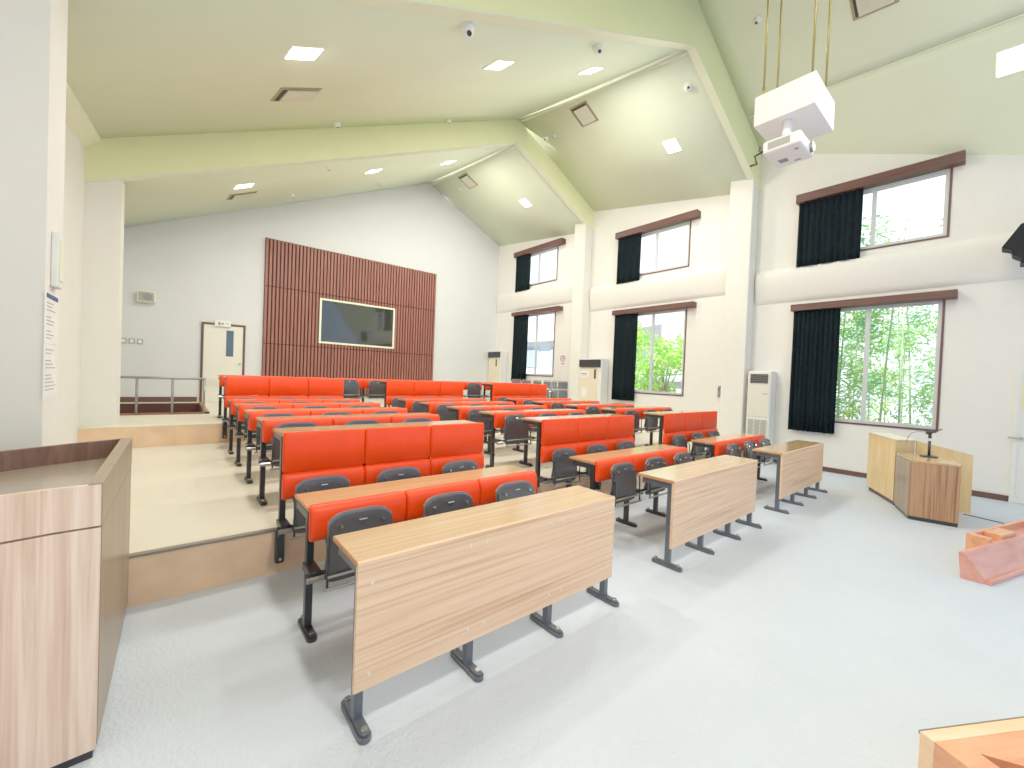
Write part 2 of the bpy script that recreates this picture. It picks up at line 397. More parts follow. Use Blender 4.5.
# ------------------------------------------------------------------ bench desks
L = 1.745; LEGX = (.02, .597, 1.173, 1.72)
def rr(y0, y1, z0, z1, r=.012):
    return [(y0+r, z0), (y1-r, z0), (y1, z0+r), (y1, z1-r), (y1-r, z1), (y0+r, z1), (y0, z1-r), (y0, z0+r)]
def foot_mb(y0, y1, z=0):
    mb = MB(); w = .028; vs = []
    n = 6; out = []
    for i in range(n+1):
        t = math.pi+math.pi*i/n; out.append((w*math.cos(t), y0+w+w*math.sin(t)))
    for i in range(n+1):
        t = math.pi*i/n; out.append((w*math.cos(t), y1-w+w*math.sin(t)))
    mb.prism(out, z, z+.022)
    mb.prism([(p[0]*.7, (p[1]-(y0+y1)/2)*.93+(y0+y1)/2) for p in out], z+.022, z+.034)
    return mb
def add_leg(root, x, post, foot, mat, top=.69, arm=None, z0=0.03):
    e = MB().box(x-.02, x+.02, post[0], post[1], z0, top)
    if arm: e.box(x-.018, x+.018, post[1], arm, top-.045, top)
    lg = e.build('leg', mat, root, bevel=.004)
    f = foot_mb(*foot).build('foot', mat, lg, bevel=.003); f.location.x = x
    for y in (foot[0]+.035, foot[1]-.035): MB().disc((x, y, .033), .013, .012, 10).build('bolt', M['chrome'], lg)
    return lg
def plate(w, z0, z1, thick, bow, corner, taper=0):
    nx, nz = 12, 7; F = []
    for i in range(nx+1):
        s = -1+2*i/nx; x = s*w/2
        zt = z1-corner*(abs(s)**5); zb = z0+corner*.35*(abs(s)**6)
        for j in range(nz+1):
            t = j/nz; z = zb+(zt-zb)*t
            F.append((x*(1-taper*(t)), bow*(s*s)*-1+.02*(t-.5)**2*4*bow/abs(bow) if bow else 0, z))
    n = len(F); vs = F+[(p[0], p[1]+thick, p[2]) for p in F]; fs = []
    def id(i, j, b=0): return b*n+i*(nz+1)+j
    for i in range(nx):
        for j in range(nz):
            fs.append((id(i, j), id(i+1, j), id(i+1, j+1), id(i, j+1)))
            fs.append((id(i, j, 1), id(i, j+1, 1), id(i+1, j+1, 1), id(i+1, j, 1)))
        fs.append((id(i, 0), id(i, 0, 1), id(i+1, 0, 1), id(i+1, 0)))
        fs.append((id(i, nz), id(i+1, nz), id(i+1, nz, 1), id(i, nz, 1)))
    for j in range(nz):
        fs.append((id(0, j), id(0, j+1), id(0, j+1, 1), id(0, j, 1)))
        fs.append((id(nx, j), id(nx, j, 1), id(nx, j+1, 1), id(nx, j+1)))
    return MB().add(vs, fs)
def add_seat(root, x, z, y=-.10):
    """folded tip-up seat, its back plate behind and its pan folded up in front; z: floor level it serves"""
    s = smooth_angle(plate(.385, z+.40, z+.712, .010, .016, .045, .05).build('seat', M['plastic'], root)); s.location = (x, y, 0)
    p = smooth_angle(plate(.37, z+.335, z+.700, .012, .018, .045, .05).build('seat_pan', M['seat'], s)); p.location = (0, -.022, 0)
    for dx in (-.12, .12): MB().tube([(dx, -.040, z+.648), (dx, -.018, z+.648)], .008, 10).build('screw', M['chrome'], s)
    MB().tube([(-.022, -.026, z+.665), (.022, -.026, z+.665)], .004, 6).build('badge', M['chrome'], s)
    MB().tube([(-.22, -.075, z+.335), (.22, -.075, z+.335)], .009, 8).build('rod', M['stainless'], s, smooth=True)
    MB().tube([(-.20, -.085, z+.405), (.20, -.085, z+.405)], .007, 8).build('rod', M['stainless'], s, smooth=True)
    MB().tube([(-.198, .0, z+.60), (-.198, -.06, z+.57), (-.198, -.07, z+.33)], .007, 6).build('side_bracket', M['steel'], s, smooth=True)
    MB().tube([(.198, .0, z+.60), (.198, -.06, z+.57), (.198, -.07, z+.33)], .007, 6).build('side_bracket', M['steel'], s, smooth=True)
    MB().tube([(-.2, -.02, z+.38), (.2, -.02, z+.38)], .012, 8).build('hinge', M['steel'], s, smooth=True)
def add_beam(root, z, y=-.045):
    MB().tube([(-.03, y, z+.375), (L+.02, y, z+.375)], .014, 8).build('beam', M['steel'], root, smooth=True)
    for x in LEGX:
        b = MB().box(x-.032, x+.032, y-.02, .1, z+.355, z+.40).build('bracket', M['black'], root, bevel=.006)
        MB().tube([(x-.045, y-.03, z+.36), (x+.045, y-.03, z+.36)], .016, 10).build('pivot', M['stainless'], b)
def front_desk():
    r = thing('front_desk', '', 'desk', group='wood panelled front desks')
    MB().profx([(.0, .712), (.01, .72), (.335, .72), (.335, .695), (.01, .695), (0, .70)], [(0, 1), (L, 1)]).build('desktop', M['desk_top'], r)
    MB().box(-.0025, L+.0025, .004, .338, .698, .717).build('edge_band', M['edge'], r)
    p = MB().profx(rr(-.002, .02, .161, .7185, .006), [(0, 1), (L, 1)]).build('front_panel', M['desk_panel'], r)
    mb = MB()
    for fx in (.045, .35, .41, .80 if False else .93, .99, L-.045):
        pass
    for (x, z) in ((.06, .62), (.56, .655), (.66, .655), (1.13, .655), (1.23, .655), (L-.06, .62), (.06, .23), (.56, .235), (.66, .235), (1.13, .235), (1.23, .235), (L-.06, .25)):
        MB().tube([(x, -.006, z), (x, 0, z)], .008, 10).build('screw_cap', M['white_cap'], p)
    for x in LEGX: add_leg(r, x+(.01 if x < .1 else -.0), (.022, .065), (-.085, .185), M['steel_grey'], arm=.30)
    return r
def stations(x0, x1): return [(x0, .55), (x0+.004, .8), (x0+.012, .95), (x0+.03, 1), (x1-.03, 1), (x1-.012, .95), (x1-.004, .8), (x1, .55)]
def bench(tall):
    r = thing('bench_desk', '', 'bench', group='tall orange padded bench desks' if tall else 'low orange padded bench desks')
    MB().profx([(.05, .70), (.05, .722), (.37, .722), (.375, .715), (.375, .70)], [(0, 1), (L, 1)]).build('desktop', M['desk_top'], r)
    MB().box(-.003, L+.003, .06, .378, .702, .718).build('edge_band', M['edge'], r)
    w = L/3
    for i in range(3):
        x0 = i*w+.003; x1 = (i+1)*w-.003
        if not tall:
            prof = [(.085, .700), (.085, .722), (.072, .733), (.045, .734), (.018, .722), (.004, .700), (-.004, .66), (-.006, .61), (.000, .565), (.012, .54), (.03, .53), (.045, .545), (.05, .60), (.05, .70)]
            smooth_angle(MB().profx(prof, stations(x0, x1)).build('cushion', M['orange'], r), 60)
        else:
            smooth_angle(MB().profx(rr(.0, .035, .445, .735, .008), stations(x0, x1)).build('upper_cushion', M['orange'], r), 60)
            prof = [(.04, .44), (.01, .44), (-.012, .425), (-.024, .39), (-.028, .34), (-.02, .29), (-.004, .262), (.015, .25), (.04, .26)]
            smooth_angle(MB().profx(prof, stations(x0, x1)).build('cushion', M['orange'], r), 60)
    if tall:
        for x in LEGX:
            lg = MB().box(x-.02, x+.02, .055, .10, -.03, .70).build('leg', M['steel'], r, bevel=.004)
            MB().box(x-.018, x+.018, .10, .34, .66, .70).build('arm', M['steel'], lg, bevel=.003)
            MB().prism([(x-.03, .095), (x+.03, .095), (x+.03, .15), (x-.03, .15)], -.235, .02).build('wall_bracket', M['black'], lg, bevel=.012)
            MB().tube([(x, .085, -.20), (x, .096, -.20)], .010, 10).build('bolt', M['chrome'], lg)
    else:
        for x in LEGX: add_leg(r, x, (.055, .10), (-.06, .20), M['steel'], arm=.34)
    z = -.302 if tall else 0
    add_beam(r, z)
    for i in range(3): add_seat(r, (i+.5)*w-.04, z)
    return r
bx = {'left': .602, 'middle': 3.14, 'right': 5.685}
FD = front_desk(); LB = bench(False); TB = bench(True)
used = set()
def place(proto, key, loc, label):
    if key in used: return dup(proto, loc, label)
    used.add(key); proto.location = loc; proto['label'] = label; return proto
YR = {0: 1.675, 1: 2.439, 2: 3.219, 3: 4.073, 4: 4.91, 5: 5.802, 6: 6.647, 7: 7.53, 8: 8.47}
ordn = {1: 'second', 3: 'fourth', 4: 'fifth', 5: 'sixth', 6: 'seventh', 8: 'rearmost, ninth'}
where = {'left': 'left block', 'middle': 'middle block', 'right': 'right block'}
for blk, x in bx.items():
    near = {'left': 'nearest the camera', 'middle': 'between the two other front desks', 'right': 'closest to the windows and lectern'}[blk]
    place(FD, 'f', (x, YR[0], 0), 'light wood panelled front desk on grey legs, %s' % near)
for n in range(1, 9):
    lev = 0 if n == 1 else (S1 if n < 7 else S2)
    if n == 8:
        for x, w8 in ((bx['left'], 'beside the stair railing'), (2.46, 'second from the left'), (4.31, 'third from the left'), (6.16, 'rightmost')):
            place(LB, 'l', (x, YR[n], lev), 'low orange bench desk of the rearmost row, %s' % w8)
        continue
    for blk, x in bx.items():
        if n in (2, 7):
            place(TB, 't', (x, YR[n], lev), 'tall double-padded orange bench desk at the %s floor step, %s' % ('first' if n == 2 else 'rear', where[blk]))
        else:
            place(LB, 'l', (x, YR[n], lev), 'low orange padded bench desk, %s row from the front, %s' % (ordn[n], where[blk]))

# ------------------------------------------------------------------ left counter
ct = thing('operator_counter', 'zebra-grain wooden counter with a sunken top beside the left wall', 'counter', (-.5, 2.8, 0))
def cl(p): return [(a+.5, b-2.8) for a, b in p]
FR = [(-.945, 1.86), (-.80, 1.97), (-.62, 2.06), (-.44, 2.115), (-.32, 2.142), (-.20, 2.15)]
BK = [(-.19, 3.383), (-.40, 3.28), (-.62, 3.13), (-.945, 2.86)]
poly = cl(FR+BK)
def inset(pl, k):
    cx = sum(p[0] for p in pl)/len(pl); cy = sum(p[1] for p in pl)/len(pl)
    return [(cx+(p[0]-cx)*k, cy+(p[1]-cy)*k) for p in pl]
MB().prism(inset(poly, .975), 0, .04).build('plinth', M['black'], ct)
def panel_strip(pts, z0, z1, t=.02):
    vs = []; n = len(pts)
    for (x, y) in pts: vs += [(x, y, z0), (x, y, z1), (x, y+t, z0), (x, y+t, z1)]
    fs = []
    for i in range(n-1):
        a = i*4; b = a+4
        fs += [(a, b, b+1, a+1), (a+2, a+3, b+3, b+2), (a+1, b+1, b+3, a+3), (a, a+2, b+2, b)]
    fs += [(0, 1, 3, 2), (4*n-4, 4*n-2, 4*n-1, 4*n-3)]
    return MB().add(vs, fs)
fr = cl(FR)
MB().prism(inset(cl([(a, b+.012) for a, b in FR]+BK[:]), .985), .03, .94).build('body', M['counter_shaded'], ct)
panel_strip(fr, .035, .882).build('front_panel', M['counter'], ct)
panel_strip(fr, .890, 1.046).build('upper_front_panel', M['counter'], ct)
MB().prism([(.285, -.628), (.3025, -.628), (.3125, .580), (.295, .580)], .035, .882).build('side_panel', M['counter_shaded'], ct)
# top : sloping inner surface, rims
IF = cl([(-.945, 1.88), (-.80, 1.99), (-.62, 2.08), (-.44, 2.135), (-.32, 2.162), (-.235, 2.17)]); IB = cl([(-.235, 3.33), (-.40, 3.25), (-.62, 3.10), (-.945, 2.83)])
zt = [1.043]*6+[.95, .95, .95, .95]
MB().prism(IF+IB, .90, zt).build('desk_surface', M['counter_top'], ct)
s0 = cl([(-.235, 2.15), (-.196, 2.15), (-.186, 3.383), (-.235, 3.345)])
MB().prism(s0, .89, 1.05).build('side_rim', M['counter_shaded'], ct)
bk = cl([(-.235, 3.335), (-.40, 3.25), (-.62, 3.10), (-.945, 2.83)]); bo = cl([(-.186, 3.383), (-.40, 3.28), (-.62, 3.13), (-.945, 2.86)])
mb = MB()
for i in range(3):
    mb.prism([bk[i+1], bk[i], bo[i], bo[i+1]], .89, 1.05)
mb.build('back_rim', M['counter_rim'], ct)

# ------------------------------------------------------------------ right lectern group
lc = thing('lectern', 'low brown zebra-grain wooden lectern with a microphone on it', 'lectern', (7.2, .55, 0))
def ll(p): return [(a-7.2, b-.55) for a, b in p]
P = ll([(6.90, .275), (7.68, .42), (7.40, .87), (6.81, .677)])
P_ = inset(P, .99)
MB().prism(P_, 0, .045).build('plinth', M['black'], lc)
MB().prism(P, .045, .690).build('body', M['lectern'], lc)
MB().prism(inset(P, 1.012), .690, .715).build('top', M['counter_rim'] if False else M['desk_top'], lc, bevel=.003)
sd = ll([(6.812, .680), (7.398, .872), (7.396, .880), (6.81, .688)])
MB().prism(sd, .045, .69).build('side_panel', M['counter_shaded'], lc)
wd = thing('side_desk', 'pale oak angled desk behind the brown lectern under the window', 'desk', (8, .9, 0))
def wl(p): return [(a-8, b-.9) for a, b in p]
MB().prism(wl([(7.44, .895), (7.70, .74), (8.45, 1.10), (8.28, 1.305)]), .06, .872).build('body', M['lectern_light'], wd)
MB().prism(wl([(7.42, .893), (7.70, .725), (8.47, 1.10), (8.28, 1.315)]), .872, .885).build('top', M['white_cap'], wd)
MB().prism(wl([(7.46, .885), (7.70, .74), (8.43, 1.10), (8.26, 1.27)]), 0, .06).build('plinth', M['brown_trim'], wd)
MB().prism(wl([(7.85, .215), (7.90, .23), (7.74, .735), (7.69, .72)]), 0, [.752, .752, .872, .872]).build('back_panel', M['lectern_light'], wd)
# microphone
mc = thing('desk_microphone', 'black gooseneck microphone on a round base, standing on the lectern', 'microphone', (7.36, .575, .715))
MB().disc((0, 0, 0), .085, .012, 24).tube([(0, 0, .012), (0, 0, .022)], [.08, .03], 24).build('base', M['black'], mc)
MB().tube([(0, 0, .02), (0, 0, .20)], .014, 10).build('pole', M['black'], mc, smooth=True)
MB().tube([(0, 0, .20), (0, 0, .235)], .015, 10).build('collar', M['white_cap'], mc)
MB().tube([(0, 0, .235), (0, 0, .31)], .017, 10).tube([(-.01, .04, .30), (.0, -.05, .335)], .022, 10).tube([(0, -.05, .335), (.02, -.10, .36)], .007, 8).build('head', M['black'], mc)
cp = [(0, .03, .31), (.0, .12, .305), (.0, .17, .28), (.02, .20, .22), (.05, .215, .168)]
MB().tube(cp, .003, 6).build('cable', M['black'], mc)
tag(MB().tube([(7.75, .27, .004), (7.7, .12, .004), (7.66, -.02, .004), (7.5, -.2, .004)], .006, 6).build('floor_cable', M['black']), 'thin dark cable lying on the floor behind the lectern', 'cable')

# ------------------------------------------------------------------ wooden steps at right
def tilt(px, py, ang, pts):
    c, s = math.cos(ang), math.sin(ang); return [(px+a*c-b*s, py+a*s+b*c) for a, b in pts]
st = thing('wooden_step', 'pink and orange varnished wooden step block at the right edge, past the desks', 'step', (5.03, .06, 0), math.radians(-16.5))
MB().hexa([(-.03, .11, .0), (.03, -.035, .0), (2.2, -.035, .0), (2.2, .11, .0)], [(-.03, .13, .215), (-.015, .10, .215), (2.2, .10, .215), (2.2, .13, .215)]).build('front_board', M['step_pink'], st, bevel=.004)
MB().box(.03, 2.2, -.05, -.02, 0, .035).build('base_rail', M['step_pink'], st, bevel=.004)
MB().box(.60, 2.4, .25, .28, 0, .25).build('rear_board', M['step_wood'], st, bevel=.004)
MB().box(.54, .60, .132, .28, 0, .25).build('end_board', M['step_wood'], st, bevel=.004)
for a in (.80, 1.75): MB().box(a, a+.30, .132, .25, .19, .247).build('cross_board', M['step_wood'], st, bevel=.004)
MB().box(.60, 2.4, .132, .25, .0, .19).build('inner_shelf', M['step_pink'], st)
s2 = thing('wooden_step', 'orange varnished wooden step box at the bottom right corner, nearest the camera', 'step', (2.085, .147, 0), math.radians(-30))
MB().box(0, 1.6, -.045, 0, 0, .30).build('rear_board', M['step_light'], s2, bevel=.002)
MB().box(0, .05, -.84, -.045, 0, .30).build('end_board', M['step_wood'], s2, bevel=.002)
MB().prism([(.05, -.045), (.05, -.84), (.11, -.84), (.11, -.10), (.75, -.50), (1.6, -.50), (1.6, -.045)], .25, .297).build('tread', M['step_wood'], s2)
MB().box(.05, 1.6, -.84, -.045, .16, .24).build('inner_panel', M['step_dark'], s2)
MB().box(0, 1.6, -.0005, .003, .29, .3015).build('edge_strip', M['nosing'], s2)

# ------------------------------------------------------------------ AC units
def ac_unit(loc, W_, Hh, label, kind):
    t = thing('air_conditioner', label, 'air conditioner', loc, 0, 'floor standing air conditioners')
    D = .30
    MB().box(0, D, 0, W_, .0, Hh).build('cabinet', M['ac_white'], t, bevel=.012)
    if kind == 0:
        MB().box(-.012, 0, .03, W_-.03, Hh*.855, Hh*.975).build('grille_frame', M['ac'], t)
        g = MB().box(-.014, -.008, .05, W_-.05, Hh-.245, Hh-.06).build('outlet_grille', M['grille'], t)
        mb = MB()
        for i in range(5): z = Hh-.235+i*.038; mb.box(-.024, -.01, .05, W_-.05, z, z+.006)
        mb.build('louvre', M['grille_grey'], g)
        MB().box(-.012, 0, .02, W_-.02, .92, Hh-.29).build('front_panel', M['ac'], t, bevel=.004)
        MB().box(-.014, -.01, .05, .13, 1.37, 1.385).build('nameplate', M['ink'], t)
        g = MB().box(-.012, 0, .04, W_-.04, .28, .86).build('intake_grille', M['grille_grey'], t)
        mb = MB()
        for i in range(4): y = .04+(W_-.08)*i/3; mb.box(-.02, -.01, y-.006, y+.006, .28, .86)
        for i in range(20): z = .30+i*.028; mb.box(-.018, -.01, .04, W_-.04, z, z+.005)
        mb.build('louvre', M['ac'], g)
    else:
        g = MB().box(-.05, 0, .03, W_-.02, Hh-.24, Hh-.03).build('outlet_grille', M['grille'], t, bevel=.01)
        mb = MB()
        for i in range(4): z = Hh-.21+i*.045; mb.box(-.056, -.05, .05, W_-.04, z, z+.008)
        mb.build('louvre', M['steel_grey'], g)
        MB().box(-.015, 0, .12 if kind == 1 else .06, W_-.03, .45, Hh-.27).build('front_panel', M['ac_panel'], t, bevel=.004)
        MB().box(-.012, 0, .12 if kind == 1 else .06, W_-.03, .06, .42).build('intake_grille', M['ac_panel'], t)
        if kind == 1:
            MB().box(-.018, -.015, .42, .74, 1.27, 1.46).build('notice', M['paper'], t)
            MB().box(-.018, -.015, .46, .66, .72, .98).build('notice', M['paper'], t)
            MB().box(-.02, -.018, .49, .70, 1.37, 1.39).box(-.02, -.018, .49, .70, 1.33, 1.34).build('print', M['blue_ink'], t)
        MB().box(-.02, -.015, .17 if kind == 1 else .2, .24 if kind == 1 else .28, Hh-.56, Hh-.30).build('control_panel', M['brown_trim'], t)
    return t
ac_unit((9.0, 2.915, 0), .42, 1.83, 'tall white floor air conditioner with dark top grille, beside the front window pillar', 0)
ac_unit((8.96, 7.01, S1), .79, 1.80, 'cream floor air conditioner with two paper notices, left of the middle curtain', 1)
ac_unit((9.0, 11.53, S2), .74, 1.82, 'cream floor air conditioner in the far back corner', 2)

# ------------------------------------------------------------------ back wall things
sl = thing('slat_wall_panel', 'red-brown vertical slat panel on the back wall around the dark viewing window', 'wall panel', (4.23, YB, 2.8))
x0, x1, z0, z1 = 1.75, 6.705, .75, 4.85
wx0, wx1, wz0, wz1 = 3.09, 5.28, 2.25, 3.505
mb = MB().box(x0-4.23, x1-4.23, -.025, -.002, z0-2.8, z1-2.8); mb.build('backing', M['slat_back'], sl)
mb = MB(); n = 56; p = (x1-x0)/n
for i in range(n):
    a = x0+i*p+.012; b_ = a+p*.62
    segs = [(z0, 2.125), (2.15, 3.61), (3.635, z1)]
    for (q0, q1) in segs:
        parts = [(q0, q1)]
        if b_ > wx0 and a < wx1:
            parts = [(u, min(v, wz0)) for u, v in [(q0, q1)] if u < wz0] + [(max(u, wz1), v) for u, v in [(q0, q1)] if v > wz1]
        for (u, v) in parts: mb.box(a-4.23, b_-4.23, -.075, -.025, u-2.8, v-2.8)
mb.build('slats', M['slat'], sl)
mb = MB()
for z in (2.128, 3.613): mb.box(x0-4.23, (x1 if z > 3 else wx0 if False else x1)-4.23, -.05, -.025, z-2.8, z+.02-2.8)
mb.build('seam_strip', M['slat_back'], sl)
vw = thing('viewing_window', 'dark reflective observation window with white frame in the slat panel', 'window', (4.185, YB-.03, 2.877))
hw, hh = 1.095, .627
MB().box(-hw, hw, -.06, 0, -hh, -hh+.05).box(-hw, hw, -.06, 0, hh-.05, hh).box(-hw, -hw+.05, -.06, 0, -hh+.05, hh-.05).box(hw-.05, hw, -.06, 0, -hh+.05, hh-.05).build('frame', M['trim_white'], vw)
MB().box(-hw+.05, hw-.05, -.03, -.01, -hh+.05, hh-.05).build('pane', M['obs'], vw)
# door on back wall
dr = struct(empty('door_1', (.93, YB, S2)))
MB().box(-.445, -.395, -.04, 0, 0, 1.92).box(.395, .445, -.04, 0, 0, 1.92).box(-.395, .395, -.04, 0, 1.87, 1.92).build('door_frame', M['brown_trim'], dr)
lf = MB().box(-.395, .395, -.03, -.005, .005, 1.87).build('door_leaf', M['door'], dr)
MB().box(.05, .20, -.034, -.03, 1.12, 1.76).build('door_window', M['blue_glass'], lf)
mb = MB().box(-.33, -.08, -.036, -.03, .38, .56)
for i in range(5): mb.box(-.32, -.09, -.042, -.036, .40+i*.03, .41+i*.03)
mb.build('vent', M['ac'], lf)
MB().tube([(.34, -.03, .95), (.34, -.07, .95)], .02, 10).build('door_handle', M['stainless'], lf)
es = thing('exit_sign', 'small white exit sign over the back wall door', 'sign', (.90, YB-.05, S2+1.84))
MB().box(-.16, .16, -.03, .005, 0, .15).build('housing', M['sign_white'], es, bevel=.004)
MB().box(-.09, -.06, -.034, -.03, .03, .11).box(-.07, -.03, -.034, -.03, .05, .08).box(-.02, .02, -.034, -.03, .045, .09).box(.06, .12, -.034, -.03, .07, .085).build('pictogram', M['ink'], es)
sp = thing('wall_speaker', 'grey box speaker high on the back wall above the switches', 'speaker', (-.50, YB, 2.97))
MB().box(-.15, .15, -.14, 0, -.12, .12).build('cabinet', M['trim_white'], sp, bevel=.01)
MB().tube([(0.02, -.15, 0), (0.02, -.14, 0)], .08, 20).build('cone', M['ink'], sp)
MB().box(-.13, .13, -.145, -.14, -.10, .10).build('grille', M['speaker_grey'], sp)
for i, (x, d) in enumerate(((-.86, 'left one beside the pillar'), (-.725, 'middle one of three'), (-.59, 'right one nearest the door'))):
    t = thing('light_switch', 'small square switch plate on the back wall, %s' % d, 'switch', (x, YB, 1.975), 0, 'switch plates on the back wall')
    MB().box(-.05, .05, -.012, 0, -.06, .06).build('plate', M['grille_grey'], t, bevel=.003); MB().box(-.028, .028, -.017, -.012, -.035, .035).build('rocker', M['sign_white'], t)
tag(MB().box(-.96, -.89, YB-.04, YB, 2.28, 2.42).build('wall_thermostat', M['ink'], bevel=.004), 'small dark control box above the switches next to the pillar', 'control box')
# railing
rl = thing('stair_railing', 'stainless railing with four posts in front of the stair opening', 'railing', (-.1, 9.25, S2))
for x in (-.80, -.37, .09, .53): MB().tube([(x+.0, 0, 0), (x, 0, .635)], .018, 10).build('post', M['stainless'], rl, smooth=True)
MB().tube([(-.85, 0, .635), (.55, 0, .635)], .022, 10).build('handrail', M['stainless'], rl, smooth=True)
mb = MB().box(hx0, hx1+.05, hy0-.04, hy0, S2, S2+.03).box(hx1, hx1+.06, hy0-.04, hy1, S2, S2+.03)
struct(mb.build('trim_19', M['stair_edge']))
mb = MB().box(hx0, hx1-.001, hy1-.01, hy1, .0, S2+.005).box(hx1-.01, hx1, hy0, hy1-.01, 0, S2-.001).box(hx0, hx1-.011, hy0, hy1-.02, 0, .01)
struct(mb.build('trim_20', M['stair_wood']))
# no smoking sign
ns = thing('no_smoking_sign', 'small white no smoking sign on the wall right of the rear window', 'sign', (XR-.001, 8.795, 2.11), 0)
MB().box(-.006, 0, -.135, .135, -.19, .19).build('plate', M['paper'], ns)
mb = MB()
pts = [(-.012, .095*math.cos(t), .05+.095*math.sin(t)) for t in [2*math.pi*i/24 for i in range(25)]]
mb.tube(pts, .011, 6, False); mb.tube([(-.012, -.065, .115), (-.012, .065, -.015)], .009, 6)
mb.build('ring', M['red_ink'], ns)
MB().box(-.010, -.006, -.07, .05, .042, .062).build('cigarette', M['ink'], ns)
MB().box(-.008, -.006, -.09, .09, -.12, -.095).box(-.008, -.006, -.06, .06, -.155, -.14).build('caption', M['ink'], ns)
# folding chairs leaning by the rear window wall
def folding_chair():
    t = thing('folding_chair', '', 'chair', (0,0,0), 0, 'folding chairs stored against the rear window wall')
    mb = MB()
    for y in (-.2, .2): mb.tube([(0, y, .01), (.05, y, .55), (.06, y, .78)], .011, 8)
    mb.tube([(.06, -.2, .78), (.065, -.17, .82), (.065, .17, .82), (.06, .2, .78)], .011, 8)
    for y in (-.17, .17): mb.tube([(.07, y, .01), (.02, y, .60)], .010, 8)
    mb.tube([(.07, -.17, .05), (.07, .17, .05)], .010, 8)
    mb.build('frame', M['chrome'], t, smooth=True)
    MB().box(.045, .07, -.18, .18, .60, .80).build('backrest', M['plastic'], t, bevel=.01)
    MB().box(.03, .055, -.17, .17, .22, .56).build('seat', M['plastic'], t, bevel=.01)
    return t
fc = folding_chair(); first = True
spots = [(8.72, 10.35, 10), (8.72, 9.85, 5), (8.72, 9.35, -5), (8.62, 8.80, -10), (8.90, 8.32, 84), (8.90, 8.42, 84), (8.90, 8.52, 84), (8.90, 8.62, 84)]
names = ['farthest along the wall', 'second from the far end', 'third from the far end', 'facing the room with dark back, beside the leaning stack', 'outermost of the leaning stack by the pillar', 'second of the leaning stack', 'third of the leaning stack', 'innermost of the leaning stack']
for (x, y, a), nm in zip(spots, names):
    o = fc if first else dup(fc, (0,0,0), ''); first = False
    o.location = (x, y, S2); o.rotation_euler = (0, 0, math.radians(a)); o['label'] = 'folded metal chair with dark seat, '+nm

# ------------------------------------------------------------------ things on the left pillar
pp = thing('notice_sheets', 'two white notice sheets with blue header taped to the left pillar', 'notice', (-.5595, 3.575, 1.6))
MB().box(0, .004, -.17, .17, -.005, .295).build('upper_sheet', M['paper'], pp)
MB().box(0, .003, -.17, .17, -.315, -.008).build('lower_sheet', M['paper'], pp)
MB().box(.004, .006, -.14, .14, .255, .28).build('header', M['blue_ink'], pp)
mb = MB()
for i in range(11):
    if i in (3, 7): continue
    w_ = random.uniform(.05, .13); mb.box(.004, .0055, -.13, -.13+w_*2, .225-i*.02, .229-i*.02)
for i in range(12):
    if i in (2, 6): continue
    w_ = random.uniform(.06, .13); mb.box(.003, .0045, -.13, -.13+w_*2, -.04-i*.021, -.036-i*.021)
mb.build('text_lines', M['ink'], pp)
sb = thing('switch_box', 'white slim control box above the notice sheets on the left pillar', 'control box', (-.56, 3.61, 2.09))
MB().box(0, .03, -.07, .07, -.16, .16).build('cover', M['sign_white'], sb, bevel=.006)
MB().box(.03, .034, -.04, .04, -.12, .12).build('lid', M['trim_white'], sb, bevel=.002)
# right door in the window wall
d2 = struct(empty('door_2', (XR, -.10, 0)))
MB().box(-.04, -.001, -.05, 0, 0, 1.87).box(-.04, -.001, -.92, -.87, 0, 1.87).box(-.04, -.001, -.87, -.05, 1.82, 1.87).build('door_frame', M['door_white'], d2)
lf = MB().box(-.03, -.003, -.87, -.05, .005, 1.82).build('door_leaf', M['door_white'], d2)
MB().box(-.08, -.03, -.10, -.06, .92, .95).tube([(-.08, .04, .935), (-.08, -.10, .935)], .012, 8).build('door_handle', M['stainless'], lf)
MB().box(-.034, -.03, -.33, -.07, 1.36, 1.70).build('door_notice', M['yellow_paper'], lf)
tag(MB().tube([(XR-.03, 4.02, 1.28), (XR-.08, 4.02, 1.28), (XR-.08, 4.02, 1.45), (XR-.02, 4.02, 1.49)], .012, 8).box(XR-.02, XR, 4.0, 4.05, 1.25, 1.5).build('wall_hook', M['ink']), 'small grey wall bracket by the front pillar above the benches', 'hook')

# black speaker top right
ws = thing('loudspeaker', 'black angular loudspeaker on a wall bracket at the right edge', 'speaker', (8.75, -.12, 3.55))
prof = [(-.22, -.02), (-.06, .27), (.22, .33), (.27, .0), (.02, -.27), (-.05, -.26), (-.04, -.19), (-.12, -.13), (-.13, -.06)]
mb = MB(); n = len(prof); vs = [(dx, -a, b_) for dx in (-.14, .14) for (a, b_) in prof]
# local: a grows to the right of the picture (towards -y)
mb.add(vs, [tuple(range(n)), tuple(reversed(range(n, 2*n)))]+[(i, n+i, n+(i+1) % n, (i+1) % n) for i in range(n)])
mb.build('cabinet', M['matte_black'], ws, bevel=.01)
MB().box(-.16, -.14, -.2, .02, -.08, .0).build('grey_band', M['speaker_grey'], ws)
MB().box(.0, .57, -.14, -.08, .36, .40).box(-.02, .02, -.14, -.08, .25, .40).build('bracket', M['black'], ws)

